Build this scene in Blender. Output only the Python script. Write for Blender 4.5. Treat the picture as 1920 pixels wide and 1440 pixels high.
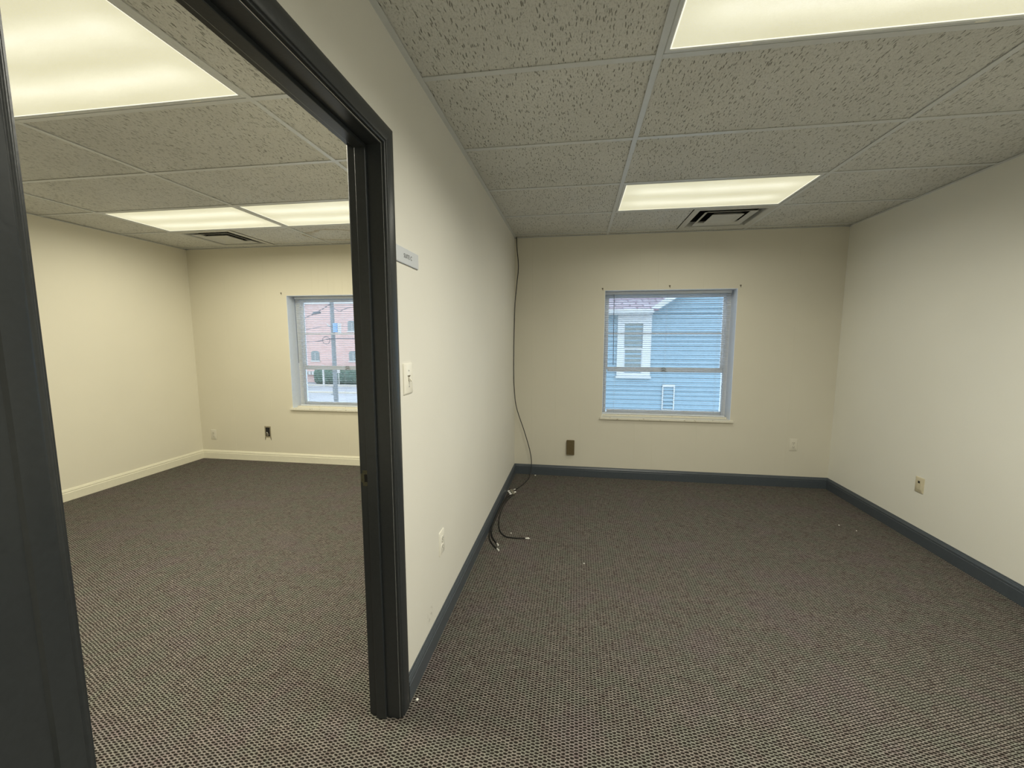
import bpy, math, random
from mathutils import Vector, Matrix
random.seed(7)
for o in list(bpy.data.objects): bpy.data.objects.remove(o)
sc = bpy.context.scene
COL = sc.collection
PI = math.pi

# ------------------------------------------------------------------ camera
f_px, W_px, H_px = 773.35, 1920, 1440
yaw, pitch, roll = map(math.radians, (-8.5831, -6.4806, 0.0638))
fw = Vector((math.sin(yaw)*math.cos(pitch), math.cos(yaw)*math.cos(pitch), math.sin(pitch)))
rt = Vector((math.cos(yaw), -math.sin(yaw), 0)); up = rt.cross(fw)
r2 = rt*math.cos(roll)+up*math.sin(roll); u2 = -rt*math.sin(roll)+up*math.cos(roll)
cam = bpy.data.objects.new('camera', bpy.data.cameras.new('camera')); COL.objects.link(cam)
cam.matrix_world = Matrix(((r2.x, u2.x, -fw.x, .62985), (r2.y, u2.y, -fw.y, -4.19643), (r2.z, u2.z, -fw.z, 1.40629), (0, 0, 0, 1)))
cam.data.sensor_fit = 'HORIZONTAL'; cam.data.sensor_width = 36
cam.data.lens = f_px*36/W_px
cam.data.shift_x = -4.33/W_px; cam.data.shift_y = 4.66/W_px
cam.data.clip_start = .02; cam.data.clip_end = 400
sc.camera = cam

# ------------------------------------------------------------------ world, exposure
sc.view_settings.view_transform = 'Standard'; sc.view_settings.look = 'None'
sc.view_settings.exposure = 0; sc.view_settings.gamma = 1; sc.view_settings.use_curve_mapping = False
w = bpy.data.worlds.new('World'); sc.world = w; w.use_nodes = True
bg = w.node_tree.nodes['Background']
bg.inputs[0].default_value = (.66, .82, 1.0, 1); bg.inputs[1].default_value = 5.2

# dimensions of the two rooms (metres)
H = 2.4076          # underside of the ceiling grid
XR = 3.0057         # right wall
XL = -3.7566        # left wall
YF = -5.2           # wall behind the camera
PT = .110           # thickness of the wall between the rooms
DN, DF, DH = -3.792, -2.886, 2.025   # doorway
T = .6096
WZ0, WZ1 = .632, 1.885               # window openings
WR0, WR1 = .892, 2.108
WL0, WL1 = -2.545, -1.329
WD = .20            # outside wall thickness

# strengths of the ceiling lights: (power, spread in degrees)
LIGHT = dict(near_right=(40, 158), far_right=(10.5, 165), behind=(20, 150), near_left=(60, 172), far_left=(14, 172), far_middle=(14, 172))

# ------------------------------------------------------------------ node helper
class G:
    def __init__(s, name, rough=.5, spec=.5, metal=0):
        s.m = bpy.data.materials.new(name); s.m.use_nodes = True
        s.t = s.m.node_tree; s.b = s.t.nodes['Principled BSDF']; s.out = s.t.nodes['Material Output']
        s.b.inputs['Roughness'].default_value = rough; s.b.inputs['Metallic'].default_value = metal
        s.b.inputs['Specular IOR Level'].default_value = spec
    def n(s, k): return s.t.nodes.new(k)
    def put(s, sock, v):
        if hasattr(v, 'links') or isinstance(v, bpy.types.NodeSocket): s.t.links.new(v, sock)
        elif v is not None: sock.default_value = v
    def pos(s, kind='Object'): return s.n('ShaderNodeTexCoord').outputs[kind]
    def math(s, op, a, b=None, c=None):
        x = s.n('ShaderNodeMath'); x.operation = op
        s.put(x.inputs[0], a); s.put(x.inputs[1], b); s.put(x.inputs[2], c); return x.outputs[0]
    def vmul(s, v, k):
        x = s.n('ShaderNodeVectorMath'); x.operation = 'MULTIPLY'; s.put(x.inputs[0], v); s.put(x.inputs[1], k); return x.outputs[0]
    def vadd(s, v, k):
        x = s.n('ShaderNodeVectorMath'); x.operation = 'ADD'; s.put(x.inputs[0], v); s.put(x.inputs[1], k); return x.outputs[0]
    def sep(s, v):
        x = s.n('ShaderNodeSeparateXYZ'); s.put(x.inputs[0], v); return x.outputs
    def comb(s, a, b, c=0.0):
        x = s.n('ShaderNodeCombineXYZ'); s.put(x.inputs[0], a); s.put(x.inputs[1], b); s.put(x.inputs[2], c); return x.outputs[0]
    def noise(s, v, scale, detail=2, rough=.5, out='Fac'):
        x = s.n('ShaderNodeTexNoise'); s.put(x.inputs['Vector'], v); x.inputs['Scale'].default_value = scale
        x.inputs['Detail'].default_value = detail; x.inputs['Roughness'].default_value = rough; return x.outputs[out]
    def white(s, v):
        x = s.n('ShaderNodeTexWhiteNoise'); s.put(x.inputs['Vector'], v); return x.outputs['Value']
    def vor(s, v, scale=1):
        x = s.n('ShaderNodeTexVoronoi'); s.put(x.inputs['Vector'], v); x.inputs['Scale'].default_value = scale; return x
    def ramp(s, f, stops, mode='LINEAR'):
        x = s.n('ShaderNodeValToRGB'); s.put(x.inputs[0], f); e = x.color_ramp; e.interpolation = mode
        while len(e.elements) < len(stops): e.elements.new(.5)
        for el, (p, c) in zip(e.elements, stops):
            el.position = p; el.color = (c[0], c[1], c[2], 1) if hasattr(c, '__len__') else (c, c, c, 1)
        return x.outputs[0]
    def mix(s, f, a, b, mode='MIX'):
        x = s.n('ShaderNodeMix'); x.data_type = 'RGBA'; x.blend_type = mode
        s.put(x.inputs[0], f)
        for i, v in ((6, a), (7, b)):
            if isinstance(v, (tuple, list)): v = (v[0], v[1], v[2], 1)
            s.put(x.inputs[i], v)
        return x.outputs[2]
    def smooth(s, v, a, b):
        x = s.n('ShaderNodeMapRange'); x.interpolation_type = 'SMOOTHSTEP'
        s.put(x.inputs[0], v); x.inputs[1].default_value = a; x.inputs[2].default_value = b; return x.outputs[0]
    def col(s, v):
        if isinstance(v, (tuple, list)): v = (v[0], v[1], v[2], 1)
        s.put(s.b.inputs['Base Color'], v)
    def bump(s, h, dist=.001, strength=1):
        x = s.n('ShaderNodeBump'); s.put(x.inputs['Height'], h); x.inputs['Distance'].default_value = dist
        x.inputs['Strength'].default_value = strength; s.put(s.b.inputs['Normal'], x.outputs[0])

def paint(name, c, rough=.5, var=.04, bump=.0004, scale=40, spec=.5, metal=0):
    g = G(name, rough, spec, metal); p = g.pos()
    n = g.noise(p, scale, 3)
    lo = tuple(x*(1-var) for x in c); hi = tuple(min(1, x*(1+var)) for x in c)
    g.col(g.ramp(n, [(.3, lo), (.7, hi)]))
    if bump: g.bump(n, bump, .6)
    return g.m

# ------------------------------------------------------------------ materials
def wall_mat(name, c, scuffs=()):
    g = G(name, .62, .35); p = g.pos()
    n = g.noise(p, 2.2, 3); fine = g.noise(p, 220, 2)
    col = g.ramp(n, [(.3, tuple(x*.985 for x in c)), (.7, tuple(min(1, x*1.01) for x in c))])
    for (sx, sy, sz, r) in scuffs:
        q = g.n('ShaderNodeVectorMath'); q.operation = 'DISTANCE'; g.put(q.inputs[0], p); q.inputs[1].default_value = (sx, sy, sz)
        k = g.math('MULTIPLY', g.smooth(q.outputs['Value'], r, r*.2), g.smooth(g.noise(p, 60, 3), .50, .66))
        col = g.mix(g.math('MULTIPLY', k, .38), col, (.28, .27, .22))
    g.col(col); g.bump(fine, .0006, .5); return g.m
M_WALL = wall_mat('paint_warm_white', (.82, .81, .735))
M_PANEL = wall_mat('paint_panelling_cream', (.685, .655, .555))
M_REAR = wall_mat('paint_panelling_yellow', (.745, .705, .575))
M_WALLL = wall_mat('paint_cream', (.80, .765, .64))
M_MID = wall_mat('paint_warm_white_scuffed', (.76, .745, .685), [(0, -2.552, .173, .05), (0, -2.53, .19, .03)])
M_TRIMD = paint('slate_enamel', (.066, .079, .093), .33, .06, .0002, 60)
M_DOOR = paint('charcoal_enamel', (.027, .031, .034), .30, .08, .0003, 120)
M_CREAM = paint('cream_enamel', (.84, .81, .66), .4, .02, .0001)
M_WHITE = paint('white_enamel', (.76, .82, .92), .4, .02, .0001)
M_FRAME = paint('white_window_paint', (.80, .82, .84), .4, .03, .0002)
M_PLATE = paint('white_plastic', (.83, .81, .73), .3, .01, 0)
M_PLCREAM = paint('cream_plastic', (.70, .67, .57), .3, .01, 0)
M_IVORY = paint('ivory_plastic', (.62, .56, .40), .35, .04, 0)
M_BROWN = paint('brown_plate_paint', (.115, .085, .035), .6, .12, .0006, 90)
M_DARK = paint('dark_cavity', (.012, .011, .010), .8, .1, 0)
M_STEEL = paint('worn_steel', (.45, .43, .38), .35, .12, .0003, 90, .5, 1)
M_TEE = paint('ceiling_tee_enamel', (.66, .68, .68), .38, .02, 0)
M_VENT = paint('vent_enamel', (.60, .60, .56), .45, .03, 0)
M_CABLE = paint('black_pvc', (.012, .012, .012), .35, .1, 0)
M_CONN = paint('nickel_connector', (.82, .81, .76), .35, .05, 0, 40, .6, .35)
M_SLAT = paint('blind_slat_enamel', (.74, .79, .86), .4, .02, 0)
M_CORD = paint('blind_cord', (.55, .60, .66), .7, .02, 0)
M_WAND = paint('blind_wand_plastic', (.16, .19, .24), .3, .02, 0)
M_BRASS = paint('aged_brass', (.10, .095, .060), .4, .25, .0002, 150, .5, .5)
M_HOLE = paint('wall_hole_grime', (.15, .13, .09), .8, .3, 0, 200)
M_PAPER = paint('white_scrap', (.85, .84, .78), .7, .02, 0)
M_INK = paint('black_lettering', (.05, .05, .05), .5, .02, 0)
M_SIGN = paint('white_sign_plastic', (.62, .65, .70), .3, .01, 0)
M_PLASTER = paint('broken_plaster', (.33, .29, .20), .9, .25, .002, 120)

def sill_mat():
    g = G('chipped_sill_paint', .5, .4); p = g.pos()
    n = g.noise(g.vmul(p, (1, 1, 2)), 28, 4, .7)
    g.col(g.mix(g.smooth(n, .60, .68), (.76, .73, .62), (.33, .27, .18))); g.bump(n, .001, .5); return g.m
M_SILL = sill_mat()

def carpet():
    g = G('woven_loop_carpet', .95, .1); p = g.pos()
    wv = g.noise(p, 45, 2, .5, 'Color')
    q = g.vadd(p, g.vmul(g.vadd(wv, (-.5, -.5, -.5)), (.009, .009, 0)))
    x, y, z = g.sep(q)
    u = g.math('DIVIDE', x, .0150); ci = g.math('FLOOR', u); fu = g.math('FRACT', u)
    v = g.math('ADD', g.math('DIVIDE', y, .0115), g.math('MULTIPLY', g.math('MODULO', g.math('ABSOLUTE', ci), 2.0), .5))
    ri = g.math('FLOOR', v); fv = g.math('FRACT', v)
    du = g.math('DIVIDE', g.math('SUBTRACT', fu, .5), .50); dv = g.math('DIVIDE', g.math('SUBTRACT', fv, .5), .30)
    e = g.math('ADD', g.math('MULTIPLY', du, du), g.math('MULTIPLY', dv, dv))
    strand = g.noise(g.vmul(p, (1, 1.8, 1)), 260, 2)
    h2 = g.math('ADD', e, g.math('MULTIPLY', g.math('SUBTRACT', strand, .5), 1.5))
    h2 = g.smooth(h2, .25, 1.5)
    r1 = g.white(g.comb(ci, ri, 1.0)); r2_ = g.noise(p, 11, 2); fleck = g.noise(p, 330, 1)
    yarn = g.ramp(r1, [(0, (.135, .110, .100)), (.3, (.176, .154, .138)), (.6, (.192, .178, .156)), (1, (.240, .211, .188))])
    yarn = g.mix(g.smooth(r2_, .45, .62), yarn, g.mix(.5, yarn, (.17, .185, .15)))
    yarn = g.mix(g.math('MULTIPLY', g.smooth(g.noise(g.vadd(p, (7, 3, 0)), 3.5, 2), .50, .68), .55), yarn, g.mix(.5, yarn, (.215, .155, .185)))
    yarn = g.mix(g.smooth(fleck, .60, .74), yarn, (.42, .39, .335))
    g.col(g.mix(h2, (.016, .013, .010), yarn))
    g.bump(h2, .0045, 1); return g.m
M_CARPET = carpet()

def tile_mat():
    g = G('fissured_ceiling_tile', .9, .2); p = g.pos(); x, y, z = g.sep(p)
    nz = g.noise(p, 26, 2, .5, 'Color')
    q = g.vadd(p, g.vmul(g.vadd(nz, (-.5, -.5, -.5)), (.016, .016, 0)))
    q = g.comb(g.sep(q)[0], g.sep(q)[1], 0.0)
    v = g.vor(g.vmul(q, (175, 34, 1)))
    rnd = g.sep(v.outputs['Color'])[0]
    rad = g.math('ADD', g.math('MULTIPLY', g.smooth(rnd, .35, 1.0), .26), .10)
    pit = g.smooth(g.math('SUBTRACT', v.outputs['Distance'], rad), .07, -.04)
    pit = g.math('MULTIPLY', pit, g.smooth(rnd, .35, .50))
    v2 = g.vor(g.vmul(q, (330, 200, 1))); r2_ = g.sep(v2.outputs['Color'])[1]
    pin = g.math('MULTIPLY', g.smooth(v2.outputs['Distance'], .34, .12), g.smooth(r2_, .72, .80))
    dark = g.math('MAXIMUM', pit, g.math('MULTIPLY', pin, .55))
    base = g.ramp(g.noise(p, 3, 2), [(.3, (.66, .66, .62)), (.7, (.72, .72, .68))])
    # brown water stain ring beside the far wall of the left room
    e1 = g.math('DIVIDE', g.math('ADD', x, 1.70), .30); e2 = g.math('DIVIDE', g.math('ADD', y, .36), .20)
    wob = g.math('MULTIPLY', g.math('SUBTRACT', g.noise(p, 7, 3), .5), .9)
    rr = g.math('ADD', g.math('SQRT', g.math('ADD', g.math('MULTIPLY', e1, e1), g.math('MULTIPLY', e2, e2))), wob)
    ring = g.math('MULTIPLY', g.smooth(rr, .72, .95), g.smooth(rr, 1.12, 1.0))
    base = g.mix(g.math('MULTIPLY', ring, .55), base, (.40, .31, .17))
    base = g.mix(g.smooth(g.noise(g.vmul(p, (1, .5, 1)), 170, 3), .52, .70), base, (.54, .54, .50))
    g.col(g.mix(g.math('MULTIPLY', dark, .8), base, (.20, .20, .17)))
    hh = g.math('SUBTRACT', g.math('MULTIPLY', g.noise(g.vmul(p, (1, .45, 1)), 150, 3), .9), dark)
    g.bump(hh, .003, .9); return g.m
M_TILE = tile_mat()

def diffuser(name, gain=1.0, length=1.15):
    # acrylic prismatic lens lit by two tubes running along x (object coordinates, centred)
    g = G(name, .35, .4); p = g.pos(); x, y, z = g.sep(p)
    def band(c, s):
        d = g.math('DIVIDE', g.math('SUBTRACT', y, c), s)
        return g.math('EXPONENT', g.math('MULTIPLY', g.math('MULTIPLY', d, d), -1.0))
    b = g.math('ADD', band(-.12, .075), band(.13, .075))
    ends = g.smooth(g.math('ABSOLUTE', x), length*.52, length*.36)
    b = g.math('MULTIPLY', b, g.math('ADD', g.math('MULTIPLY', ends, .75), .25))
    cloud = g.noise(g.vmul(p, (1.2, 4, 1)), 2.2, 3)
    pr = g.vor(g.vmul(p, (240, 240, 1))).outputs['Distance']
    k = g.math('ADD', g.math('MULTIPLY', b, .24), g.math('MULTIPLY', cloud, .20))
    k = g.math('SUBTRACT', k, g.math('MULTIPLY', g.smooth(pr, .2, .7), .05))
    c = g.ramp(k, [(0, (.60, .565, .36)), (.13, (.70, .67, .47)), (.26, (.86, .83, .61)), (.36, (.99, .965, .78))])
    g.col((.55, .55, .5)); g.put(g.b.inputs['Emission Color'], c); g.b.inputs['Emission Strength'].default_value = gain
    g.bump(pr, .0006, .4); return g.m
M_DIFF = diffuser('prismatic_diffuser', .89)
M_DIFFE = G('diffuser_edge', .4); M_DIFFE.col((.6, .6, .5)); M_DIFFE.put(M_DIFFE.b.inputs['Emission Color'], (1, .97, .80, 1)); M_DIFFE.b.inputs['Emission Strength'].default_value = 1.0; M_DIFFE = M_DIFFE.m

def glass_mat():
    g = G('window_glass'); t = g.t
    tr = g.n('ShaderNodeBsdfTransparent'); tr.inputs[0].default_value = (.95, .97, .98, 1)
    gl = g.n('ShaderNodeBsdfGlossy'); gl.inputs['Roughness'].default_value = .03
    fr = g.n('ShaderNodeFresnel'); fr.inputs['IOR'].default_value = 1.45
    n = g.noise(g.pos(), 3, 2); g.put(gl.inputs['Roughness'], g.math('MULTIPLY', n, .06))
    mx = g.n('ShaderNodeMixShader'); t.links.new(fr.outputs[0], mx.inputs[0]); t.links.new(tr.outputs[0], mx.inputs[1]); t.links.new(gl.outputs[0], mx.inputs[2])
    t.links.new(mx.outputs[0], g.out.inputs[0]); return g.m
M_GLASS = glass_mat()

M_SIDING = paint('blue_vinyl_siding', (.120, .183, .215), .5, .05, .0004, 12)
M_EXTW = paint('exterior_white_trim', (.325, .325, .315), .5, .03, .0002, 12)
M_HGLASS = paint('greenish_grey_glass', (.115, .13, .122), .15, .15, 0, 4)  # opaque greenish grey for the panes outside
def shingle():
    g = G('lavender_grey_shingles', .85, .2); p = g.pos()
    nz = g.noise(p, 7, 2, .5, 'Color'); q = g.vadd(p, g.vmul(g.vadd(nz, (-.5, -.5, -.5)), (.10, .07, 0)))
    b = g.n('ShaderNodeTexBrick'); g.put(b.inputs['Vector'], q); b.inputs['Scale'].default_value = 1
    b.inputs['Brick Width'].default_value = .30; b.inputs['Row Height'].default_value = .13; b.inputs['Mortar Size'].default_value = .014
    b.inputs['Color1'].default_value = (.24, .20, .21, 1); b.inputs['Color2'].default_value = (.175, .13, .14, 1); b.inputs['Mortar'].default_value = (.09, .055, .07, 1)
    g.col(b.outputs['Color']); g.bump(b.outputs['Fac'], -.01, .6); return g.m
M_SHINGLE = shingle()
def brick():
    g = G('pink_red_brick', .85, .2); p = g.pos(); x, y, z = g.sep(p)
    b = g.n('ShaderNodeTexBrick'); g.put(b.inputs['Vector'], g.comb(x, z, 0.0)); b.inputs['Scale'].default_value = 1
    b.inputs['Brick Width'].default_value = .22; b.inputs['Row Height'].default_value = .075; b.inputs['Mortar Size'].default_value = .008
    b.inputs['Color1'].default_value = (.42, .23, .195, 1); b.inputs['Color2'].default_value = (.48, .29, .25, 1); b.inputs['Mortar'].default_value = (.46, .36, .31, 1)
    g.col(g.mix(g.smooth(g.noise(p, .4, 3), .4, .7), b.outputs['Color'], (.48, .31, .265))); return g.m
M_BRICK = brick()
def asphalt():
    g = G('pale_asphalt', .9, .2); p = g.pos(); n = g.noise(p, .35, 4); f = g.noise(p, 20, 3)
    c = g.ramp(n, [(.3, (.195, .19, .19)), (.7, (.25, .235, .235))]); g.col(g.mix(.25, c, g.ramp(f, [(.3, (.16, .155, .155)), (.7, (.29, .28, .27))]))); return g.m
M_ASPHALT = asphalt()
M_KERB = paint('pale_concrete', (.38, .33, .265), .9, .08, .002, 8)
M_POLE = paint('weathered_pole_wood', (.125, .13, .128), .8, .15, .002, 20)
M_WIRE = paint('black_wire', (.05, .05, .06), .6, .1, 0)
M_BOX = paint('blue_grey_enamel', (.125, .22, .36), .5, .05, 0)
M_HEDGE = paint('dark_hedge_leaves', (.024, .055, .033), .8, .5, .05, 6)
M_AWN = paint('white_canvas', (.38, .345, .31), .7, .05, 0)

# ------------------------------------------------------------------ mesh helper
class MB:
    def __init__(s): s.v = []; s.f = []
    def box(s, x0, x1, y0, y1, z0, z1):
        b = len(s.v); s.v += [(x, y, z) for z in (z0, z1) for y in (y0, y1) for x in (x0, x1)]
        s.f += [tuple(b+i for i in q) for q in ((0, 2, 3, 1), (4, 5, 7, 6), (0, 1, 5, 4), (2, 6, 7, 3), (0, 4, 6, 2), (1, 3, 7, 5))]
        return s
    def loft(s, rings, closed=True, caps=True):
        b = len(s.v); n = len(rings[0])
        for r in rings: s.v += [tuple(p) for p in r]
        for i in range(len(rings)-1):
            for j in range(n if closed else n-1):
                k = (j+1) % n; s.f.append((b+i*n+j, b+i*n+k, b+(i+1)*n+k, b+(i+1)*n+j))
        if caps and closed:
            s.f.append(tuple(b+j for j in reversed(range(n)))); s.f.append(tuple(b+(len(rings)-1)*n+j for j in range(n)))
        return s
    def prism(s, prof, fn, a, b_):   # prof: 2-D outline; fn(u,v,t) -> point
        return s.loft([[fn(u, v, a) for u, v in prof], [fn(u, v, b_) for u, v in prof]])
    def tube(s, pts, r, n=10, caps=True):
        pts = [Vector(p) for p in pts]; rings = []
        t0 = (pts[1]-pts[0]).normalized(); a = t0.orthogonal().normalized()
        for i, p in enumerate(pts):
            t = ((pts[min(i+1, len(pts)-1)]-pts[max(i-1, 0)])).normalized()
            a = (a-t*a.dot(t)).normalized(); c = t.cross(a)
            rr = r[i] if hasattr(r, '__len__') else r
            rings.append([p+a*math.cos(k*2*PI/n)*rr+c*math.sin(k*2*PI/n)*rr for k in range(n)])
        return s.loft(rings, True, caps)
    def disc(s, c, ax, r, t, n=20):
        c = Vector(c); ax = Vector(ax).normalized(); return s.tube([c, c+ax*t], r, n)
    def build(s, name, mat, parent=None, smooth=False, bevel=0, loc=(0, 0, 0)):
        me = bpy.data.meshes.new(name); me.from_pydata([tuple(v) for v in s.v], [], s.f); me.materials.append(mat)
        import bmesh
        bm = bmesh.new(); bm.from_mesh(me); bmesh.ops.recalc_face_normals(bm, faces=bm.faces); bm.to_mesh(me); bm.free()
        if smooth:
            me.polygons.foreach_set('use_smooth', [True]*len(me.polygons))
            try: me.set_sharp_from_angle(angle=math.radians(40))
            except Exception: pass
        o = bpy.data.objects.new(name, me); COL.objects.link(o); o.location = loc
        if parent: o.parent = parent
        if bevel:
            m = o.modifiers.new('bevel', 'BEVEL'); m.width = bevel; m.segments = 2; m.limit_method = 'ANGLE'
        return o

def tag(o, label, cat, group=None, kind=None):
    o['label'] = label; o['category'] = cat
    if group: o['group'] = group
    if kind: o['kind'] = kind
    return o
def thing(name, label, cat, loc=(0, 0, 0), group=None, kind=None):
    o = bpy.data.objects.new(name, None); COL.objects.link(o); o.location = loc; o.empty_display_size = .1
    return tag(o, label, cat, group, kind)
def rounded(w, h, r=.006, n=4):
    out = []
    for cx, cy, a0 in ((w/2-r, h/2-r, 0), (-w/2+r, h/2-r, 90), (-w/2+r, -h/2+r, 180), (w/2-r, -h/2+r, 270)):
        for k in range(n+1):
            a = math.radians(a0+90*k/n); out.append((cx+r*math.cos(a), cy+r*math.sin(a)))
    return out
def catmull(P, n=8):
    P = [Vector(p) for p in P]; P = [P[0]*2-P[1]]+P+[P[-1]*2-P[-2]]; out = []
    for i in range(1, len(P)-2):
        for k in range(n):
            t = k/n; a, b, c, d = P[i-1:i+3]
            out.append(.5*((2*b)+(c-a)*t+(2*a-5*b+4*c-d)*t*t+(3*b-a-3*c+d)*t**3))
    out.append(P[-2]); return out

# ------------------------------------------------------------------ room shell
st = lambda o, label, cat: tag(o, label, cat, kind='structure')
st(MB().box(XL-.12, XR+.12, YF-.12, WD, -.06, 0).build('floor', M_CARPET), 'brown and grey woven loop carpet covering both rooms', 'floor')

# outside wall with two window openings; painted panelling with narrow grooves
GR = sorted([.421, .672, .897, 1.216, 1.388, 1.802, 2.62, -2.813, -2.228, -2.147, -2.041, -1.967, -1.874, -1.12, -.7, -.33, -3.3, .18])
def panel(mb, x0, x1, z0, z1):
    g, d = .0016, .0009
    pr = [(x0, 0)]
    for x in GR:
        if x0+.01 < x < x1-.01: pr += [(x-g, 0), (x, d), (x+g, 0)]
    pr += [(x1, 0), (x1, WD), (x0, WD)]
    mb.prism(pr, lambda u, v, t: (u, v, t), z0, z1)
mid = -PT/2
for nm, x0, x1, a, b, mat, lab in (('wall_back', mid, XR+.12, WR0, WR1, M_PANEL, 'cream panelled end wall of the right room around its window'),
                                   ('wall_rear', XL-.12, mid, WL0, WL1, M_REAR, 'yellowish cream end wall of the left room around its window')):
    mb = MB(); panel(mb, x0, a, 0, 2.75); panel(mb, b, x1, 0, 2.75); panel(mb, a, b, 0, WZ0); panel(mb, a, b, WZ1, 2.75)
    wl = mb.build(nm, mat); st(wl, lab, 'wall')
    marks = [(.869, 1.903), (1.497, 1.918), (2.130, 1.911)] if nm == 'wall_back' else [(-2.604, 1.912), (-1.27, 1.912)]
    for mx, mz in marks:
        m = MB(); m.disc((mx, 0, mz), (0, -1, 0), .0075, .0015, 10); m.tube([(mx-.006, -.001, mz+.004), (mx+.004, -.001, mz-.018)], [.004, .002], 6)
        m.build('screw_hole', M_HOLE, wl)
st(MB().box(-PT, 0, DF+.004, 0, 0, 2.75).box(-PT, 0, YF, DN-.004, 0, 2.75).box(-PT, 0, DN-.004, DF+.004, DH+.004, 2.75).build('wall_middle', M_MID), 'warm white partition wall between the two rooms with the doorway', 'wall')
st(MB().box(XR, XR+.12, YF, 0, 0, 2.75).build('wall_right', M_WALL), 'warm white side wall on the right', 'wall')
st(MB().box(XL-.12, XL, YF, 0, 0, 2.75).build('wall_left', M_WALLL), 'cream side wall of the left room', 'wall')
st(MB().box(XL-.12, XR+.12, YF-.12, YF, 0, 2.75).build('wall_front', M_WALL), 'warm white wall behind the viewer', 'wall')

# ---- suspended ceiling
GXR = [.8999, .8999+2*T]; GXL = [-.7432, -.7432-2*T, -.7432-4*T]
GYR = [-.104-T*i for i in range(9)]; GYL = [-.084-T*i for i in range(9)]
fix = {}     # cells without a tile
tiles, tees = MB(), MB()
def room_grid(xa, xb, runs, rows, skip):
    xs = [xa]+sorted(r for r in runs if xa+.05 < r < xb-.05)+[xb]
    ys = sorted([y for y in rows if y > YF+.03]+[0, YF])
    for i in range(len(xs)-1):
        for j in range(len(ys)-1):
            x0, x1, y0, y1 = xs[i], xs[i+1], ys[j], ys[j+1]
            k = [s for s in skip if x0-.01 < (s[0]+s[1])/2 < x1+.01 and y0 < (s[2]+s[3])/2 < y1]
            e = .0015
            if not k: tiles.box(x0+e, x1-e, y0+e, y1-e, H+.005, H+.02)
            else:
                s = k[0]
                if s[0]-x0 > .1: tiles.box(x0+e, s[0]-e, y0+e, y1-e, H+.005, H+.02)
                if x1-s[1] > .1: tiles.box(s[1]+e, x1-e, y0+e, y1-e, H+.005, H+.02)
    for r in runs:
        if xa < r < xb: tees.box(r-.012, r+.012, YF, 0, H, H+.003).box(r-.001, r+.001, YF, 0, H+.003, H+.04)
    xs2 = xs
    for y in rows:
        if y > YF:
            for i in range(len(xs2)-1):
                tees.box(xs2[i]+.0125, xs2[i+1]-.0125, y-.012, y+.012, H+.0006, H+.0034)
                tees.box(xs2[i]+.0125, xs2[i+1]-.0125, y-.001, y+.001, H+.003, H+.03)
    a = .022
    for q in ((xa, xa+a, YF, 0), (xb-a, xb, YF, 0), (xa, xb, -a, 0), (xa, xb, YF, YF+a)): tees.box(*q, H-.0006, H+.0016)
FR = [('far_right', GXR[0], GXR[1], GYR[2], GYR[1]), ('near_right', GXR[0], GXR[1], GYR[5], GYR[4]),
      ('behind', GXR[0], GXR[1], GYR[8], GYR[7]),  # unseen fixture added behind the viewer, continuing the row, to fill the room
      ('near_left', GXL[1], GXL[0], GYL[5], GYL[4]), ('far_left', GXL[2], GXL[1], GYL[2], GYL[1]), ('far_middle', GXL[1], GXL[0], GYL[2], GYL[1])]
VT = [('r', GXR[1]-T, GXR[1], GYR[1], GYR[0]), ('l', GXL[2], GXL[2]+T, GYL[1], GYL[0])]
room_grid(0, XR, GXR, GYR, [f[1:] for f in FR[:3]]+[VT[0][1:]])
room_grid(XL, -PT, GXL, GYL, [f[1:] for f in FR[3:]]+[VT[1][1:]])
ceil = st(tiles.build('ceiling', M_TILE), 'suspended ceiling of fissured mineral tiles over both rooms', 'ceiling')
tees.build('ceiling_grid', M_TEE, ceil)
MB().box(XL-.12, XR+.12, YF-.12, WD, 2.75, 2.85).build('light_block_slab', M_DARK, ceil)  # unseen slab added over the tiles to block light from above

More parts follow.
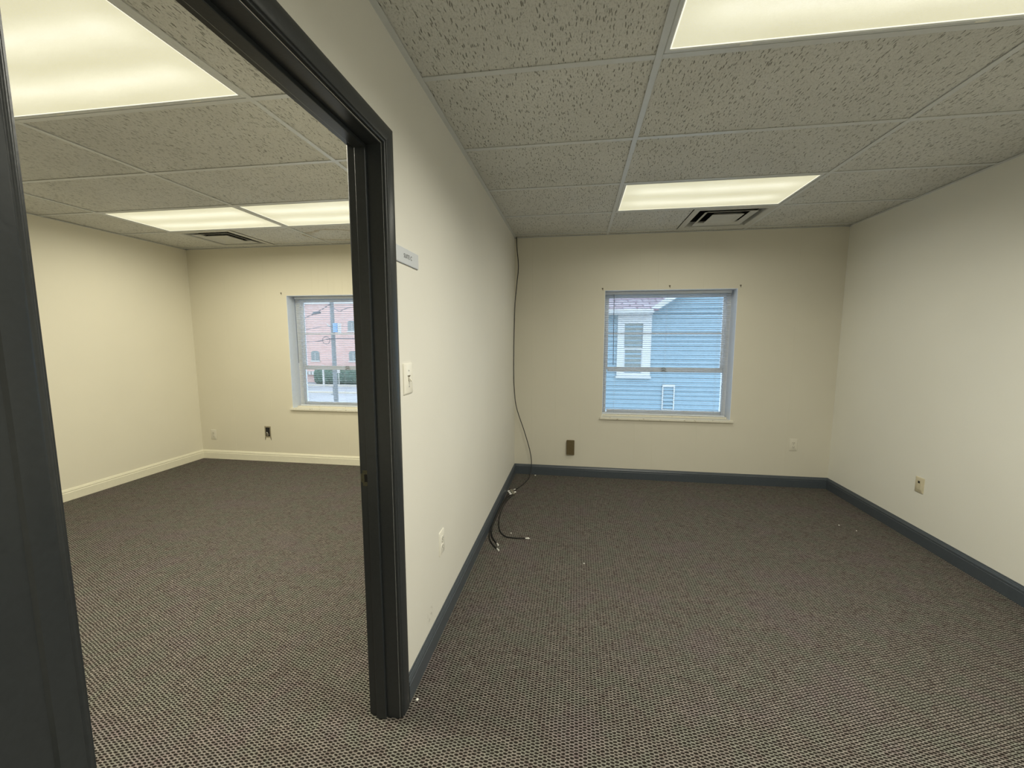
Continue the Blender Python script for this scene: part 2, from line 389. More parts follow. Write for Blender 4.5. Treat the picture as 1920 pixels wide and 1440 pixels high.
# ---- ceiling lights
LAB = dict(behind='unseen ceiling light panel added behind the viewer, nearest the front wall',
           far_right='lit ceiling light panel of the right room, above the window and beside the air vent',
           near_right='large lit ceiling light panel at the top right, cut off by the photo edge',
           near_left='large lit ceiling light panel at the top left, seen through the doorway',
           far_left='lit ceiling light panel beside the air vent in the left room',
           far_middle='lit ceiling light panel in the left room, cut off by the door frame')
for key, x0, x1, y0, y1 in FR:
    cx, cy = (x0+x1)/2, (y0+y1)/2; w_, d_ = (x1-x0)/2-.014, (y1-y0)/2-.014
    t = thing('ceiling_light', LAB[key], 'ceiling light', (cx, cy, H), 'recessed fluorescent ceiling lights')
    hb = MB(); e = .004; hb.box(-w_-.01, w_+.01, -d_-.01, d_+.01, .10, .104)
    for q in ((-w_-.01, -w_-.006, -d_-.01, d_+.01), (w_+.006, w_+.01, -d_-.01, d_+.01), (-w_-.01, w_+.01, -d_-.01, -d_-.006), (-w_-.01, w_+.01, d_+.006, d_+.01)): hb.box(*q, .008, .10)
    hb.build('housing', M_TEE, t)
    fr = MB(); b = .018
    prof = [(0, .007), (0, .003), (.003, .0005), (b-.004, .0005), (b, .004), (b, .007)]
    def ring(u, v): return [(-w_+u, -d_+u, v), (w_-u, -d_+u, v), (w_-u, d_-u, v), (-w_+u, d_-u, v)]
    fr.loft([ring(u, v) for u, v in prof], True, False)
    fo = fr.build('door_frame', M_TEE, t)
    MB().box(-w_+b-.002, w_-b+.002, -d_+b-.002, d_-b+.002, .0045, .0075).build('diffuser', M_DIFF, t)
    le = MB(); i_ = .0035
    for q in ((-w_+b, w_-b, -d_+b, -d_+b+i_), (-w_+b, w_-b, d_-b-i_, d_-b), (-w_+b, -w_+b+i_, -d_+b+i_, d_-b-i_), (w_-b-i_, w_-b, -d_+b+i_, d_-b-i_)): le.box(*q, .0035, .0045)
    le.build('diffuser_rim', M_DIFFE, t)
    for sx in (-.55, .62):
        MB().box(sx*w_-.02, sx*w_+.02, d_-.012, d_-.006, -.0008, .0008).build('latch', M_PLATE, t)
    p, sp = LIGHT[key]
    L = bpy.data.lights.new('lamp_light', 'AREA'); L.shape = 'RECTANGLE'; L.size = 2*(w_-b); L.size_y = 2*(d_-b)
    L.energy = p; L.spread = math.radians(sp); L.color = (1, .965, .83) if 'left' not in key and 'middle' not in key else (1, .945, .76)
    lo = bpy.data.objects.new('lamp_light', L); COL.objects.link(lo); lo.parent = t; lo.location = (0, 0, -.001)

# ---- air vents (four-way stepped cones)
for (k, x0, x1, y0, y1), lab in zip(VT, ('square stepped air vent in the ceiling of the right room', 'square stepped air vent in the ceiling of the left room')):
    cx, cy = (x0+x1)/2, (y0+y1)/2; t = thing('air_vent', lab, 'air vent', (cx, cy, H), 'square ceiling air vents')
    def sq(r, z): return [(-r, -r, z), (r, -r, z), (r, r, z), (-r, r, z)]
    MB().loft([sq(.300, .003), sq(.300, -.0005), sq(.252, -.0005), sq(.248, .006), sq(.248, .050)], True, False).build('flange', M_VENT, t)
    MB().loft([sq(.2485, .050), sq(.2485, .20), sq(.001, .20)], True, False).build('duct', M_DARK, t)
    MB().loft([sq(.198, .001), sq(.196, -.001), sq(.162, .017), sq(.164, .019), sq(.198, .001)], True, False).build('louver', M_VENT, t)
    MB().loft([sq(.001, .018), sq(.100, .018), sq(.122, .001), sq(.120, -.001), sq(.098, .014), sq(.001, .014)], True, False).build('centre_plate', M_VENT, t)

# ------------------------------------------------------------------ baseboards
hb_ = .106
PROF = [(0, 0), (.0135, 0), (.0135, hb_*.66), (.0115, hb_*.68), (.0115, hb_*.70), (.0130, hb_*.715), (.0125, hb_*.80), (.0085, hb_*.88), (.0085, hb_*.90), (.0060, hb_*.93), (.0040, hb_), (0, hb_)]
PROFL = [(0, 0), (.0135, 0), (.0135, .070), (.0105, .074), (.0105, .078), (.0120, .081), (.0110, .089), (.0075, .092), (.0070, .097), (.004, .102), (0, .102)]
def bb(name, prof, fn, a, b, mat, lab, extra=()):
    m = MB(); m.prism(prof, fn, a, b)
    for (c, d) in extra: m.prism(prof, fn, c, d)
    return st(m.build(name, mat, None, False), lab, 'baseboard')
bb('baseboard_back', PROF, lambda u, v, t: (t, -u, v), 0, XR, M_TRIMD, 'dark slate baseboard under the window of the right room')
bb('baseboard_right', PROF, lambda u, v, t: (XR-u, t, v), YF, 0, M_TRIMD, 'dark slate baseboard along the right wall')
bb('baseboard_middle', PROF, lambda u, v, t: (u, t, v), DF+.070, 0, M_TRIMD, 'dark slate baseboard along the partition wall', [(YF, DN-.124)])
bb('baseboard_rear', PROFL, lambda u, v, t: (t, -u, v), XL, -PT, M_CREAM, 'cream baseboard under the window of the left room')
bb('baseboard_left', PROFL, lambda u, v, t: (XL+u, t, v), YF, 0, M_CREAM, 'cream baseboard along the left wall')

# ------------------------------------------------------------------ doorway
door = thing('door_1', 'charcoal painted door frame without a visible door leaf', 'door frame', ((-PT/2), (DN+DF)/2, 0), kind='structure')
def at_world(o):   # keep world coordinates for children of an offset root
    o.location = Vector(o.location)-o.parent.location; return o
jt = .018
m = MB().box(-PT, 0, DF-.0, DF+jt, 0, DH+jt)   # sits in the wall thickness, face flush at DF
at_world(MB().box(-PT-.001, .001, DF, DF+.004, 0, DH).build('jamb', M_DOOR, door))
at_world(MB().box(-PT-.001, .001, DN-.004, DN, 0, DH).build('jamb', M_DOOR, door))
at_world(MB().box(-PT-.001, .001, DN-.004, DF+.004, DH, DH+.004).build('head_jamb', M_DOOR, door))
SX0, SX1, SP = -.084, -.048, .012
at_world(MB().box(SX0, SX1, DF-SP, DF, 0, DH).build('door_stop', M_DOOR, door, bevel=.0015))
at_world(MB().box(SX0, SX1, DN, DN+SP, 0, DH).build('door_stop', M_DOOR, door, bevel=.0015))
at_world(MB().box(SX0, SX1, DN+SP, DF-SP, DH-SP, DH).build('door_stop', M_DOOR, door, bevel=.0015))
# casing: profile measured outwards from the opening (u) and out of the wall (v); mitred loop
CP = [(.007, 0), (.007, .0080), (.0080, .0100), (.0100, .0110), (.0125, .0105), (.0138, .0095), (.0150, .0095), (.0165, .0125), (.020, .0140), (.046, .0165), (.060, .0155), (.067, .0125), (.071, .0040), (.071, 0)]
def casing(side):
    parts = []
    for which in ('far', 'near', 'head'):
        m = MB(); s = 1 if side > 0 else -1; x = 0 if side > 0 else -PT
        P = lambda u, v, y, z: (x+s*v, y, z)
        if which == 'far': m.loft([[P(u, v, DF+u, 0) for u, v in CP], [P(u, v, DF+u, DH+u) for u, v in CP]])
        if which == 'near':   # the casing nearest the viewer is the wide one
            cp = CP[:-5]+[(.044, .0160), (.047, .0120), (.118, .0180), (.122, .0115), (.122, 0)] if side > 0 else CP
            m.loft([[P(u, v, DN-u, 0) for u, v in cp], [P(u, v, DN-u, DH+min(u, .071)) for u, v in cp]])
        if which == 'head': m.loft([[P(u, v, DF+u, DH+u) for u, v in CP], [P(u, v, DN-u, DH+u) for u, v in CP]])
        at_world(m.build('head_casing' if which == 'head' else 'side_casing', M_DOOR, door, True))
casing(1); casing(-1)
# strike plate with a lip that curls round the jamb edge
sp = MB(); zc = .922
sp.box(-PT+.004, -PT+.010, DF-.0018, DF-.0003, zc-.028, zc+.028); sp.box(-PT+.029, -PT+.033, DF-.0018, DF-.0003, zc-.028, zc+.028)
sp.box(-PT+.010, -PT+.029, DF-.0018, DF-.0003, zc+.014, zc+.028); sp.box(-PT+.010, -PT+.029, DF-.0018, DF-.0003, zc-.028, zc-.014)
sp.loft([[(-PT+.004, DF-.0018, zc-h), (-PT+.004, DF-.0018, zc+h), (-PT+.004, DF-.0003, zc+h), (-PT+.004, DF-.0003, zc-h)] if q == 0 else
         [(-PT-.003*q, DF-.0018+.0012*q*q, zc-h*.8), (-PT-.003*q, DF-.0018+.0012*q*q, zc+h*.8), (-PT-.003*q+.001, DF-.0003+.0012*q*q, zc+h*.8), (-PT-.003*q+.001, DF-.0003+.0012*q*q, zc-h*.8)] for q, h in ((0, .018), (1, .017), (2, .016), (3, .014))])
spo = at_world(sp.build('strike_plate', M_BRASS, door)); spo['label'] = 'worn brass strike plate'
lh = MB().box(-PT+.010, -PT+.029, DF-.0010, DF-.0002, zc-.014, zc+.014).build('latch_hole', M_DARK, spo); 

# ------------------------------------------------------------------ windows with blinds
def window(idx, x0, x1, glass_x, stiles, mid_z, rail_z, lab):
    r = thing('window_%d' % idx, lab, 'window', ((x0+x1)/2, 0, WZ0), kind='structure')
    g0, g1 = glass_x; yg = .16
    # reveal lining
    lin = MB(); q = .004
    lin.box(x0, x0+q, .001, WD, WZ0, WZ1).box(x1-q, x1, .001, WD, WZ0, WZ1).box(x0, x1, .001, WD, WZ1-q, WZ1)
    at_world(lin.build('reveal', M_WHITE, r))
    # outer frame
    z0, z1 = WZ0+.030, WZ1-.036
    fr = MB(); fr.box(x0, g0-.022, .145, .195, WZ0, WZ1).box(g1+.022, x1, .145, .195, WZ0, WZ1).box(g0-.022, g1+.022, .145, .195, z1, WZ1).box(g0-.022, g1+.022, .145, .195, WZ0, z0)
    fr.box(g0-.030, g0-.022, .130, .145, WZ0, WZ1).box(g1+.022, g1+.030, .130, .145, WZ0, WZ1)
    at_world(fr.build('window_frame', M_FRAME, r))
    # upper sash
    up_ = MB(); s = .022
    up_.box(g0-s, g0, .160, .185, rail_z, z1).box(g1, g1+s, .160, .185, rail_z, z1).box(g0, g1, .160, .185, z1-.022, z1).box(g0, g1, .160, .185, rail_z, rail_z+.026)
    us = at_world(up_.build('upper_sash', M_FRAME, r))
    MB().box(g0, g1, .166, .180, mid_z-.009, mid_z+.009).build('muntin', M_FRAME, us)
    MB().box(g0, g1, .171, .174, rail_z+.026, z1-.022).build('pane', M_GLASS, us)
    lo_ = MB(); h0 = .022
    lo_.box(g0-s, g0+stiles[0], .146, .159, z0, rail_z+.012).box(g1+stiles[1], g1+s, .146, .159, z0, rail_z+.012).box(g0, g1+s, .146, .159, rail_z-.020, rail_z+.012).box(g0, g1+s, .146, .159, z0, z0+.030)
    ls = at_world(lo_.build('lower_sash', M_FRAME, r))
    MB().box(g0+stiles[0], g1+stiles[1], .152, .154, z0+.030, rail_z-.020).build('pane', M_GLASS, ls)
    lk = MB(); cx = (x0+x1)/2
    lk.tube([(cx-.022, .140, rail_z+.012), (cx, .138, rail_z+.026), (cx+.022, .140, rail_z+.012)], .005, 8).tube([(cx-.026, .140, rail_z-.012), (cx, .138, rail_z+.001), (cx+.026, .140, rail_z-.012)], .006, 8)
    at_world(lk.build('sash_lock', M_STEEL, r))
    # stool (inside sill) that projects a little past the wall
    sl = MB(); sl.box(x0-.022, x1+.024, -.022, 0, WZ0-.022, WZ0-.002).box(x0+.001, x1-.001, -.001, .145, WZ0-.022, WZ0-.002)
    at_world(sl.build('window_sill', M_SILL, r, bevel=.002))
    at_world(MB().box(x0+.006, x1-.006, .075, .145, WZ0-.002, WZ0+.014).build('sill_strip', M_SILL, r))
    return r
window(1, WR0, WR1, (.945, 2.041), (-.010, .020), 1.468, 1.100, 'white framed window of the right room facing the blue house')
window(2, WL0, WL1, (-2.462, -1.40), (-.004, .004), 1.468, 1.080, 'white framed window of the left room facing the brick building')

def blind(x0, x1, wand_x, wand_z, cords, lab):
    y = .105; t = thing('window_blind', lab, 'window blind', ((x0+x1)/2, y, WZ1), 'white mini blinds in the windows')
    L = (x1-x0)/2
    MB().box(-L, L, -.013, .013, -.032, -.006).build('head_rail', M_SLAT, t, bevel=.001)
    sl = MB(); n = 57; z1 = -.045; z0 = -(WZ1-WZ0)+.040; rnd = random.Random(3)
    for i in range(n):
        z = z1+(z0-z1)*i/(n-1); tilt = math.radians(-11+rnd.uniform(-1.2, 1.2)); sag = rnd.uniform(-.0006, .0006)
        pr = []
        for k in range(5):
            u = -.0125+.025*k/4; a = .0014*(1-(u/.0125)**2)
            pr.append((u*math.cos(tilt), u*math.sin(tilt)+a))
        rings = [[(x, yy, z+zz+d) for yy, zz in pr+[(p_[0], p_[1]-.0005) for p_ in reversed(pr)]] for x, d in ((-L+.004, 0), (0, sag), (L-.004, 0))]
        sl.loft(rings)
    sl.build('slats', M_SLAT, t, True)
    MB().box(-L+.003, L-.003, -.012, .012, z0-.024, z0-.012).build('bottom_rail', M_SLAT, t, bevel=.001)
    for c in cords:
        cx = c-(x0+x1)/2
        m = MB()
        for dy in (-.0128, .0128): m.tube([(cx, dy, -.03), (cx, dy, z0-.013)], .0006, 5)
        m.build('ladder_cord', M_CORD, t)
    wx = wand_x-(x0+x1)/2
    MB().tube([(wx, -.020, -.030), (wx+.002, -.022, -.06), (wx+.012, -.024, wand_z-WZ1)], .0032, 8).build('tilt_wand', M_WAND, t, True)
blind(WR0+.008, 2.090, .985, 1.150, (1.015, 1.500, 1.985), 'white slatted blind over the right room window')
blind(WL0+.030, WL1-.008, WL0+.036, 1.140, (-2.40, -1.95, -1.48), 'white slatted blind over the left room window, cut off by the door frame')

# ------------------------------------------------------------------ wall plates
def frame3(o, origin, n, rgt):   # helper: local x -> rgt, local z -> up, local y -> into the wall
    n = Vector(n); rgt = Vector(rgt); o.matrix_world = Matrix(((rgt.x, -n.x, 0, origin[0]), (rgt.y, -n.y, 0, origin[1]), (rgt.z, -n.z, 1, origin[2]), (0, 0, 0, 1)))
def plate_mesh(w_, h_, th=.005, r=.006):
    m = MB(); m.loft([[(u, 0, v) for u, v in rounded(w_, h_, r)], [(u, -th*.5, v) for u, v in rounded(w_, h_, r)], [(u, -th, v) for u, v in rounded(w_-.010, h_-.010, r*.8)]]); return m
def outlet(origin, n, rgt, lab, mat=None):
    t = thing('wall_outlet', lab, 'wall outlet', group='duplex power outlets'); frame3(t, origin, n, rgt)
    mat = mat or M_PLATE
    plate_mesh(.072, .118).build('cover_plate', mat, t, True)
    for s in (-1, 1):
        zc = s*.0195
        f = MB().loft([[(u, -.004, v+zc) for u, v in rounded(.034, .028, .011)], [(u, -.0068, v+zc) for u, v in rounded(.033, .027, .011)]]).build('receptacle', mat, t, True)
        MB().box(-.0075, -.0055, -.0072, -.006, zc-.003, zc+.006).box(.0055, .0075, -.0072, -.006, zc-.003, zc+.006).disc((0, -.006, zc-.008), (0, -1, 0), .0025, .0012, 10).build('slots', M_DARK, f)
    MB().disc((0, -.0045, 0), (0, -1, 0), .003, .0012, 12).build('screw', M_STEEL, t)
    return t
outlet((0, -2.376, .435), (1, 0, 0), (0, 1, 0), 'white duplex outlet low on the partition wall beside the doorway')
outlet((2.685, 0, .413), (0, -1, 0), (1, 0, 0), 'cream duplex outlet on the end wall, right of the window', M_PLCREAM)
outlet((-3.595, 0, .289), (0, -1, 0), (1, 0, 0), 'cream duplex outlet near the far left corner above the cream baseboard', M_PLCREAM)
# light switch
t = thing('light_switch', 'white toggle light switch on the partition wall beside the door frame', 'light switch'); frame3(t, (0, -2.725, 1.260), (1, 0, 0), (0, 1, 0))
plate_mesh(.080, .116, .0065, .003).build('cover_plate', M_PLATE, t, True)
MB().box(-.012, .012, -.0072, -.006, .0085, .0125).box(-.006, .006, -.0071, -.006, -.010, .0125).build('toggle_slot', M_HOLE, t)
tg = MB(); tg.loft([[(-.004, -.006, -.008), (.004, -.006, -.008), (.004, -.006, .006), (-.004, -.006, .006)], [(-.003, -.019, -.013), (.003, -.019, -.013), (.003, -.019, -.007), (-.003, -.019, -.007)]]); tg.build('toggle', M_PLATE, t)
for s in (-1, 1): MB().disc((0, -.0062, s*.030), (0, -1, 0), .0028, .001, 12).build('screw', M_STEEL, t)
# phone jack plate on the right wall
t = thing('phone_jack', 'ivory phone jack plate with a dark socket on the right wall', 'phone jack'); frame3(t, (XR, -1.033, .405), (-1, 0, 0), (0, -1, 0))
plate_mesh(.072, .108, .006, .003).build('cover_plate', M_IVORY, t, True)
MB().box(-.010, .006, -.0066, -.0055, .012, .028).build('socket', M_DARK, t)
MB().box(-.016, .014, -.0063, -.005, -.030, .032).build('raised_field', M_IVORY, t)
# brown cover plate on the end wall
t = thing('cover_box', 'brown blank cover box standing proud of the end wall left of the window', 'cover plate'); frame3(t, (.583, 0, .305), (0, -1, 0), (1, 0, 0))
m = MB().loft([[(u, 0, v) for u, v in rounded(.078, .150, .004)], [(u, -.022, v) for u, v in rounded(.080, .152, .004)], [(u, -.026, v) for u, v in rounded(.076, .148, .004)]]); m.build('lid', M_BROWN, t, True)
m = MB().box(-.036, -.012, -.0265, -.0255, .070, .0745).box(.006, .036, -.0265, -.0255, .070, .0745); m.build('torn_edge', M_BROWN, t)
# open electrical box in the left room
t = thing('junction_box', 'open metal junction box with torn plaster in the left room end wall', 'junction box'); frame3(t, (-2.881, 0, .345), (0, -1, 0), (1, 0, 0))
m = MB(); a, b, c, d = .027, .052, .039, .066
ringo = [(-c, -.002, -d), (c, -.002, -d), (c, -.002, d), (-c, -.002, d)]; ringi = [(-a, -.002, -b), (a, -.002, -b), (a, -.002, b), (-a, -.002, b)]; ringb = [(-a, .0, -b), (a, .0, -b), (a, .0, b), (-a, .0, b)]
m.loft([[(x, .0, z) for x, y, z in ringo], ringo, ringi, ringb], True, False); m.build('box_rim', M_PLASTER, t)
MB().box(-a, a, -.0006, -.0002, -b, b).build('box_interior', M_DARK, t)
m = MB(); m.tube([(-.012, -.003, -.020), (-.004, -.010, -.006), (.008, -.012, -.014), (.012, -.006, -.036)], .006, 8).disc((.0, -.004, -.034), (0, -1, 0), .013, .004, 12); m.build('bare_wire_stub', M_STEEL, t, True)
for sx in (-1, 1): MB().loft([[(sx*.039, -.0015, -.064), (sx*.024, -.0015, -.052), (sx*.039, -.0015, -.040)], [(sx*.040, -.0005, -.100), (sx*.034, -.0005, -.094), (sx*.040, -.0005, -.080)]]).build('torn_plaster', M_HOLE, t)

# ------------------------------------------------------------------ door sign
t = thing('door_sign', 'small white SUITE C sign on the partition wall beside the door frame', 'sign'); frame3(t, (0, -2.706, 1.708), (1, 0, 0), (0, 1, 0))
m = MB().loft([[(u, -.001, v) for u, v in rounded(.214, .056, .001)], [(u, -.005, v) for u, v in rounded(.214, .056, .001)], [(u, -.0065, v) for u, v in rounded(.208, .050, .001)]]); m.build('sign_plate', M_SIGN, t)
MB().box(-.1072, .1072, -.0012, -.0002, -.0285, .0275).build('backing', M_DARK, t)
cu = bpy.data.curves.new('lettering', 'FONT'); cu.body = 'SUITE C'; cu.size = .0215; cu.align_x = 'CENTER'; cu.align_y = 'CENTER'; cu.extrude = .0002
tmp = bpy.data.objects.new('tmp_text', cu); COL.objects.link(tmp)
dg = bpy.context.evaluated_depsgraph_get(); me = bpy.data.meshes.new_from_object(tmp.evaluated_get(dg)); bpy.data.objects.remove(tmp)
me.materials.clear(); me.materials.append(M_INK)
lt = bpy.data.objects.new('lettering', me); COL.objects.link(lt); lt.parent = t; lt.rotation_euler = (PI/2, 0, 0); lt.location = (.002, -.0068, 0)

# ------------------------------------------------------------------ coaxial cables in the corner
def cable(name, pts, r, lab, ends=(True, True)):
    P = catmull(pts, 10)
    t = thing(name, lab, 'cable', tuple(P[-1]))
    off = Vector(P[-1]); MB().tube([p-off for p in P], r, 8).build('jacket', M_CABLE, t, True)
    if ends[1]:
        d = (P[-1]-P[-3]).normalized(); MB().tube([Vector((0, 0, 0)), d*.012, d*.0125, d*.026], [.0052, .0052, .0066, .0066], 8).build('connector', M_CONN, t)
        MB().tube([d*.026, d*.032], [.0022, .0010], 6).build('centre_pin', M_CONN, t)
    return t
main = [(.022, -.030, 2.412), (.030, -.058, 2.30), (.045, -.060, 2.122), (.030, -.065, 1.95), (.012, -.068, 1.75), (.008, -.085, 1.53), (.008, -.110, 1.30), (.008, -.115, 1.10), (.010, -.10, .93),
        (.030, -.075, .72), (.110, -.062, .470), (.168, -.060, .27), (.186, -.062, .14), (.180, -.105, .03), (.165, -.19, .006), (.135, -.34, .0055), (.100, -.45, .0055), (.082, -.50, .012)]
cable('coaxial_cable', main, .0042, 'long black cable hanging from the ceiling corner down to the carpet')
cable('coaxial_cable', [(.076, -.665, .010), (.058, -.72, .008), (.044, -.82, .0055), (.040, -.98, .0055), (.052, -1.15, .0055), (.078, -1.29, .0055), (.108, -1.37, .0055), (.155, -1.425, .0055), (.22, -1.434, .0055), (.293, -1.430, .006)], .0045, 'black cable on the carpet curling away from the partition wall')
cable('coaxial_cable', [(.056, -.66, .010), (.038, -.72, .008), (.026, -.85, .0055), (.022, -1.05, .0055), (.022, -1.23, .0055), (.036, -1.37, .0055), (.064, -1.46, .0055), (.108, -1.535, .006)], .0050, 'black cable on the carpet beside the baseboard, the shorter of the two ending together')
cable('coaxial_cable', [(.046, -.64, .022), (.030, -.74, .018), (.021, -.87, .019), (.021, -1.07, .018), (.024, -1.26, .018), (.026, -1.39, .0055), (.050, -1.49, .0055), (.088, -1.56, .0055), (.122, -1.605, .006)], .0050, 'black cable on the carpet beside the baseboard, the one reaching nearest the doorway')
t = thing('cable_splitter', 'silver cable splitter lying on the carpet by the partition wall', 'cable splitter', (.068, -.585, 0))
t.rotation_euler = (0, 0, math.radians(-67))
MB().box(-.050, .052, -.014, .014, .004, .024).build('body', M_STEEL, t, bevel=.002)
for px in (-.036, 0, .036):
    MB().tube([(px, -.016, .013), (px, -.036, .013)], .0058, 10).build('port', M_CONN, t)
MB().tube([(0, .016, .013), (0, .034, .013)], .0058, 10).build('port', M_CONN, t)

# small scraps on the carpet
def scrap(x, y, r, lab):
    m = MB(); rnd = random.Random(int(x*1000)); k = 7
    a = [(r*rnd.uniform(.6, 1.2)*math.cos(i*2*PI/k), r*rnd.uniform(.6, 1.2)*math.sin(i*2*PI/k)) for i in range(k)]
    m.loft([[(p, q, 0) for p, q in a], [(p*1.05, q*1.05, r*.35) for p, q in a], [(p*.6, q*.6, r*.7) for p, q in a]])
    tag(m.build('paper_scrap', M_PAPER, loc=(x, y, .001)), lab, 'scrap', 'white scraps on the carpet')
scrap(.699, -1.695, .005, 'tiny white scrap in the middle of the right room carpet')
scrap(2.633, -.85, .005, 'tiny white scrap on the carpet near the right baseboard, the farther one')
scrap(2.703, -.935, .0045, 'tiny white scrap on the carpet near the right baseboard, the nearer one')
scrap(.178, -1.359, .005, 'tiny white scrap enclosed by the curling black cable')
scrap(.225, -.045, .008, 'pale scrap at the far baseboard behind the hanging cable')
scrap(.035, -2.80, .006, 'tiny white scrap at the foot of the door frame')

# ------------------------------------------------------------------ outside: blue house
hs = thing('house', 'blue clapboard house with a white framed window outside the right window', 'house', (2.0, 5.5, -3.6))
wz = lambda z: z+3.6; wx = lambda x: x-2.0
def siding_fn(x, z_lo, z_hi): pass
def gable_top(x):       # underside of the rake in world z
    return 1.98+max(0, x-2.24)*.66 if x < 4.2 else 1.98+(4.2-2.24)*.66-(x-4.2)*.66
sd = MB(); pit = .1016; zb = -3.6
z = zb
while z < 3.3:
    L_ = lambda zz: -2.4 if zz <= 1.98 else 2.24+(zz-1.98)/.66
    R_ = lambda zz: 6.16-max(0, zz-1.98)/.66
    q_ = [(-.030, z), (-.002, z+pit), (.05, z+pit), (.05, z)]
    if R_(z+pit)-L_(z+pit) > .1 and not (z < 1.98 < z+pit):
        sd.loft([[(wx(L_(b_)), a_, wz(b_)) for a_, b_ in q_], [(wx(R_(b_)), a_, wz(b_)) for a_, b_ in q_]])
    elif z < 1.98 < z+pit:
        q_ = [(-.030, z), (-.002, 1.98), (.05, 1.98), (.05, z)]
        sd.loft([[(wx(-2.4), a_, wz(b_)) for a_, b_ in q_], [(wx(6.16), a_, wz(b_)) for a_, b_ in q_]])
        q_ = [(-.030, 1.98), (-.002, z+pit), (.05, z+pit), (.05, 1.98)]
        sd.loft([[(wx(L_(b_)), a_, wz(b_)) for a_, b_ in q_], [(wx(R_(b_)), a_, wz(b_)) for a_, b_ in q_]])
    z += pit
sd.box(wx(-2.4), wx(6.16), .05, 6.0, 0, wz(1.95))
sd.build('siding', M_SIDING, hs)
# low eave on the left: soffit, fascia, gutter
MB().box(wx(-2.6), wx(2.24), -.30, .0, wz(1.955), wz(1.975)).build('soffit', M_EXTW, hs)
gt = MB(); gp = [(-.30, 1.965), (-.385, 1.975), (-.405, 2.02), (-.405, 2.055), (-.395, 2.055), (-.385, 2.030), (-.315, 2.030), (-.30, 2.055)]
gt.prism([(u, wz(v)) for u, v in gp], lambda u, v, t_: (t_, u, v), wx(-2.6), wx(2.24)); gt.build('gutter', M_EXTW, hs)
th_ = math.atan(.60); rf = MB().prism([(-4.9, 0), (0, 0), (.09, .385), (1.9, .385), (1.9, 3.6), (-4.9, 3.6)], lambda u, v, t_: (u, v, t_), -.04, 0)
ro = rf.build('roof', M_SHINGLE, hs, loc=(wx(2.36), -.33, wz(2.055))); ro.rotation_euler = (th_, 0, 0)
rk = MB()
a0, a1 = (2.20, 1.955), (4.2, 1.98+1.96*.66+.0)
rk.loft([[(wx(a0[0]), yy, wz(a0[1]+dz)) for yy, dz in ((-.30, 0), (-.30, .13), (.02, .13), (.02, 0))], [(wx(a1[0]), yy, wz(a1[1]+dz)) for yy, dz in ((-.30, 0), (-.30, .13), (.02, .13), (.02, 0))]])
rk.loft([[(wx(6.24), yy, wz(1.955+dz)) for yy, dz in ((-.30, 0), (-.30, .13), (.02, .13), (.02, 0))], [(wx(a1[0]), yy, wz(a1[1]+dz)) for yy, dz in ((-.30, 0), (-.30, .13), (.02, .13), (.02, 0))]])
rk.build('rake_board', M_EXTW, hs)
hw = MB(); ox0, ox1, oz0, oz1, ix0, ix1, iz0, iz1 = 1.535, 2.275, .545, 1.945, 1.69, 2.09, .66, 1.77
hw.box(wx(ox0), wx(ix0), -.045, .0, wz(oz0), wz(oz1)).box(wx(ix1), wx(ox1), -.045, .0, wz(oz0), wz(oz1)).box(wx(ix0), wx(ix1), -.045, 0, wz(iz1), wz(oz1)).box(wx(ix0), wx(ix1), -.045, 0, wz(oz0), wz(iz0)).box(wx(ox0-.02), wx(ox1+.02), -.075, -.04, wz(oz0-.01), wz(oz0+.035))
hwo = hw.build('window_frame', M_EXTW, hs)
MB().box(wx(ix0), wx(ix1), -.040, -.020, wz(1.185), wz(1.225)).box(wx(ix0), wx(ix0+.02), -.034, -.018, wz(iz0), wz(1.2)).box(wx(ix1-.02), wx(ix1), -.034, -.018, wz(iz0), wz(1.2)).build('sash_rail', M_EXTW, hwo)
MB().box(wx(ix0), wx(ix1), -.022, -.018, wz(iz0), wz(iz1)).build('pane', M_HGLASS, hwo)
v = MB(); v.box(wx(2.555), wx(2.58), -.05, 0, wz(-.17), wz(.385)).box(wx(2.80), wx(2.825), -.05, 0, wz(-.17), wz(.385)).box(wx(2.555), wx(2.825), -.055, 0, wz(.35), wz(.40)).box(wx(2.555), wx(2.825), -.05, 0, wz(-.19), wz(-.165))
vo = v.build('wall_vent', M_EXTW, hs)
v = MB()
for i in range(6):
    zz = -.14+i*.085; v.loft([[(wx(xx), -.050, wz(zz)), (wx(xx), -.02, wz(zz+.06)), (wx(xx), -.016, wz(zz+.06)), (wx(xx), -.046, wz(zz))] for xx in (2.58, 2.80)])
v.build('vent_louvers', M_SIDING, vo)

# ---- ground
gr = MB().box(-80, 60, WD+.05, 120, -3.7, -3.6).build('ground', M_ASPHALT); st(gr, 'pale asphalt street outside below the windows', 'ground')
for i, (yy, xa, xb) in enumerate(((31.0, -45, -5), (36.3, -45, -5))):
    tag(MB().box(xa, xb, yy, yy+.35, -3.6, -3.45).build('kerb', M_KERB), ('pale kerb across the street, nearer one' if i == 0 else 'pale kerb below the brick building'), 'kerb', 'street kerbs')
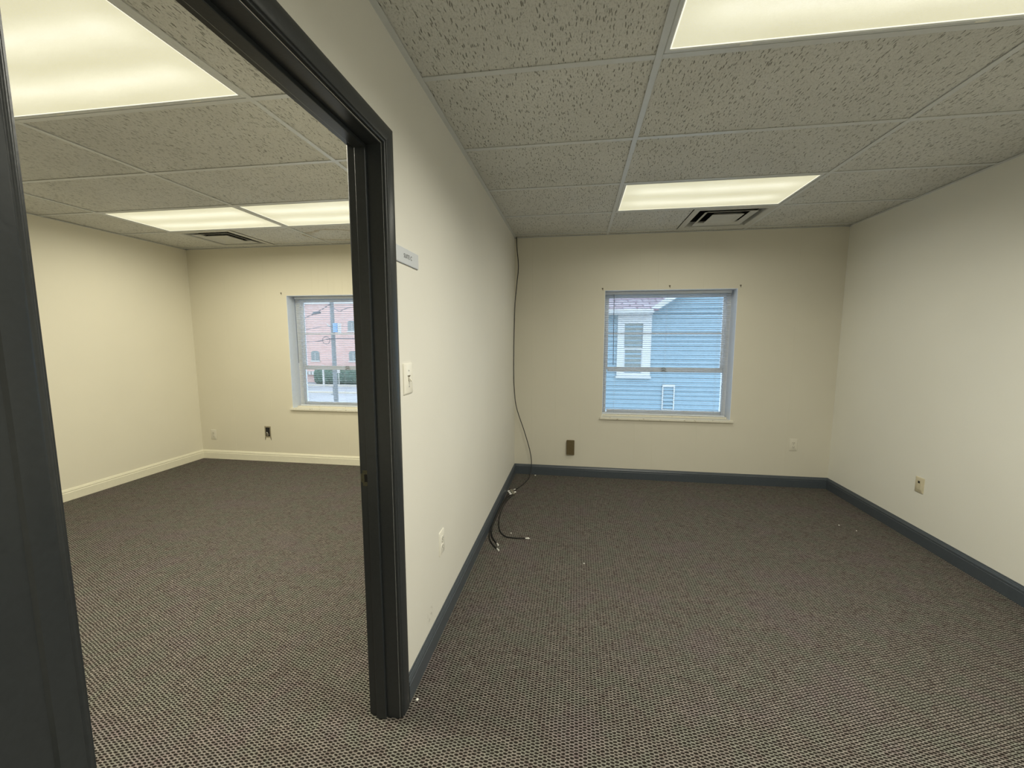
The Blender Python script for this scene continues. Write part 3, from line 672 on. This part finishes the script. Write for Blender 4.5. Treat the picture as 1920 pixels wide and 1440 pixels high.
# ---- brick building
bd = thing('brick_building', 'pink red brick building across the street outside the left window', 'building', (-25, 40, -3.6))
MB().box(-20, 14, 0, 10, 0, 9.05).build('wall', M_BRICK, bd)
MB().box(-20.1, 14.1, -.12, 10.1, 9.05, 9.30).build('cornice', M_AWN, bd)
for bx in (-4.5, .25, 4.2):
    for (z0_, z1_) in ((2.55, 3.65), (5.95, 7.10)):
        if bx < 0 and z0_ > 3: continue
        m = MB(); n_ = 8; w2 = .52
        prf = [(-w2, 0), (w2, 0)]+[(w2*math.cos(k*PI/n_), z1_-z0_-.2+.25*math.sin(k*PI/n_)) for k in range(n_+1)]
        m.prism(prf, lambda u, vv, t_: (bx+u, t_, z0_+vv), -.03, .05)
        wo = m.build('window', M_HGLASS, bd)
        MB().box(bx-.6, bx+.6, -.10, 0, z0_-.12, z0_).box(bx-.03, bx+.03, -.06, 0, z0_, z1_-.2).build('window_sill', M_AWN, wo)
m = MB()
for k in range(6): m.box(-5.6+k*.42, -5.6+k*.42+.30, -.5, 0, .95, 1.30)
m.build('awning', M_AWN, bd)
# ---- hedge, posts
hd = MB(); rnd = random.Random(5)
rings = []
for i in range(40):
    x = i*.22; rings.append([(x, .7*math.cos(a)*(1+rnd.uniform(-.15, .15)), max(0, .85+1.0*math.sin(a)*(1+rnd.uniform(-.18, .18)))) for a in [k*2*PI/12 for k in range(12)]])
hd.loft(rings); tag(hd.build('hedge', M_HEDGE, loc=(-28.4, 38.6, -3.6)), 'dark green hedge in front of the brick building', 'hedge')
for x, y, h_, lb in ((-25.9, 35.9, 2.3, 'white post in front of the dark hedge, thicker one'), (-24.95, 37.2, 1.9, 'thin white post in front of the dark hedge')):
    p = MB().tube([(0, 0, 0), (0, 0, h_)], .10 if h_ > 2 else .05, 10).box(-.16, .16, -.05, .05, h_-.5, h_); tag(p.build('sign_post', M_AWN, loc=(x, y, -3.6)), lb, 'post', 'white posts by the street')
# parking meter style bollard
tag(MB().tube([(0, 0, 0), (0, 0, .75)], .07, 10).disc((0, 0, 0), (0, 0, 1), .22, .06).build('bollard', M_POLE, loc=(-21.2, 30.2, -3.6)), 'dark bollard standing in the street', 'bollard')

# ---- utility pole and overhead wires
up_ = thing('utility_pole', 'grey utility pole with a blue transformer outside the left window', 'utility pole', (-14.58, 20, -3.6))
MB().tube([(0, 0, 0), (.01, 0, 9.2)], [.15, .11], 12).build('pole', M_POLE, up_, True)
MB().tube([(.27, -.05, 5.45), (.27, -.05, 6.0)], .20, 14).build('transformer', M_BOX, up_, True)
MB().box(.46, .52, -.2, .1, 5.35, 6.0).build('bracket', M_AWN, up_)
MB().tube([(-.05, 0, 5.75), (-.32, -.1, 5.95)], .05, 8).build('lamp_arm', M_AWN, up_)
MB().box(-.9, .9, -.15, -.05, 8.0, 8.12).build('crossarm', M_POLE, up_)
def wire(pts, r, lab):
    P = catmull(pts, 8); o = MB().tube([p-P[0] for p in P], r, 6).build('overhead_wire', M_WIRE, loc=tuple(P[0])); return tag(o, lab, 'wire', 'overhead wires at the utility pole')
PX = -14.58
w1 = wire([(-22, 19.86, 1.9), (-17.5, 19.86, 2.45), (-16.1, 19.86, 2.85), (-15.2, 19.86, 3.25), (PX, 19.86, 3.6)], .022, 'dark wire with a splice case rising to the pole from the left')
wire([(PX, 19.86, 3.55), (-14.0, 19.86, 3.15), (-13.2, 19.86, 3.35), (-10, 19.86, 3.3)], .018, 'dark wire dipping away from the pole to the right')
w2 = wire([(-22, 19.86, 1.15), (-16.2, 19.86, 1.25), (PX, 19.86, 1.45), (-12, 19.86, 1.45), (-9, 19.86, 1.5)], .022, 'dark wire with a hanging coil crossing the pole low down')
wire([(-16.9, 19.80, 2.0), (-16.2, 19.80, 2.03), (PX, 19.845, 2.22), (-10, 19.80, 2.1)], .015, 'thin wire crossing the pole at the transformer')
CP_ = [Vector((-14.95+.25*math.cos(a), 19.82, 1.35+.23*math.sin(a))) for a in [k*2*PI/24 for k in range(25)]]
MB().tube([p-w2.location for p in CP_], .018, 6).build('cable_coil', M_WIRE, w2)
MB().tube([(-.3, 0, -.04), (-.12, 0, .02), (.12, 0, .04), (.3, 0, .05)], [.03, .10, .10, .03], 10).build('splice_case', M_WIRE, w1, loc=(-15.55-w1.location.x, 19.86-w1.location.y, 3.03-w1.location.z))
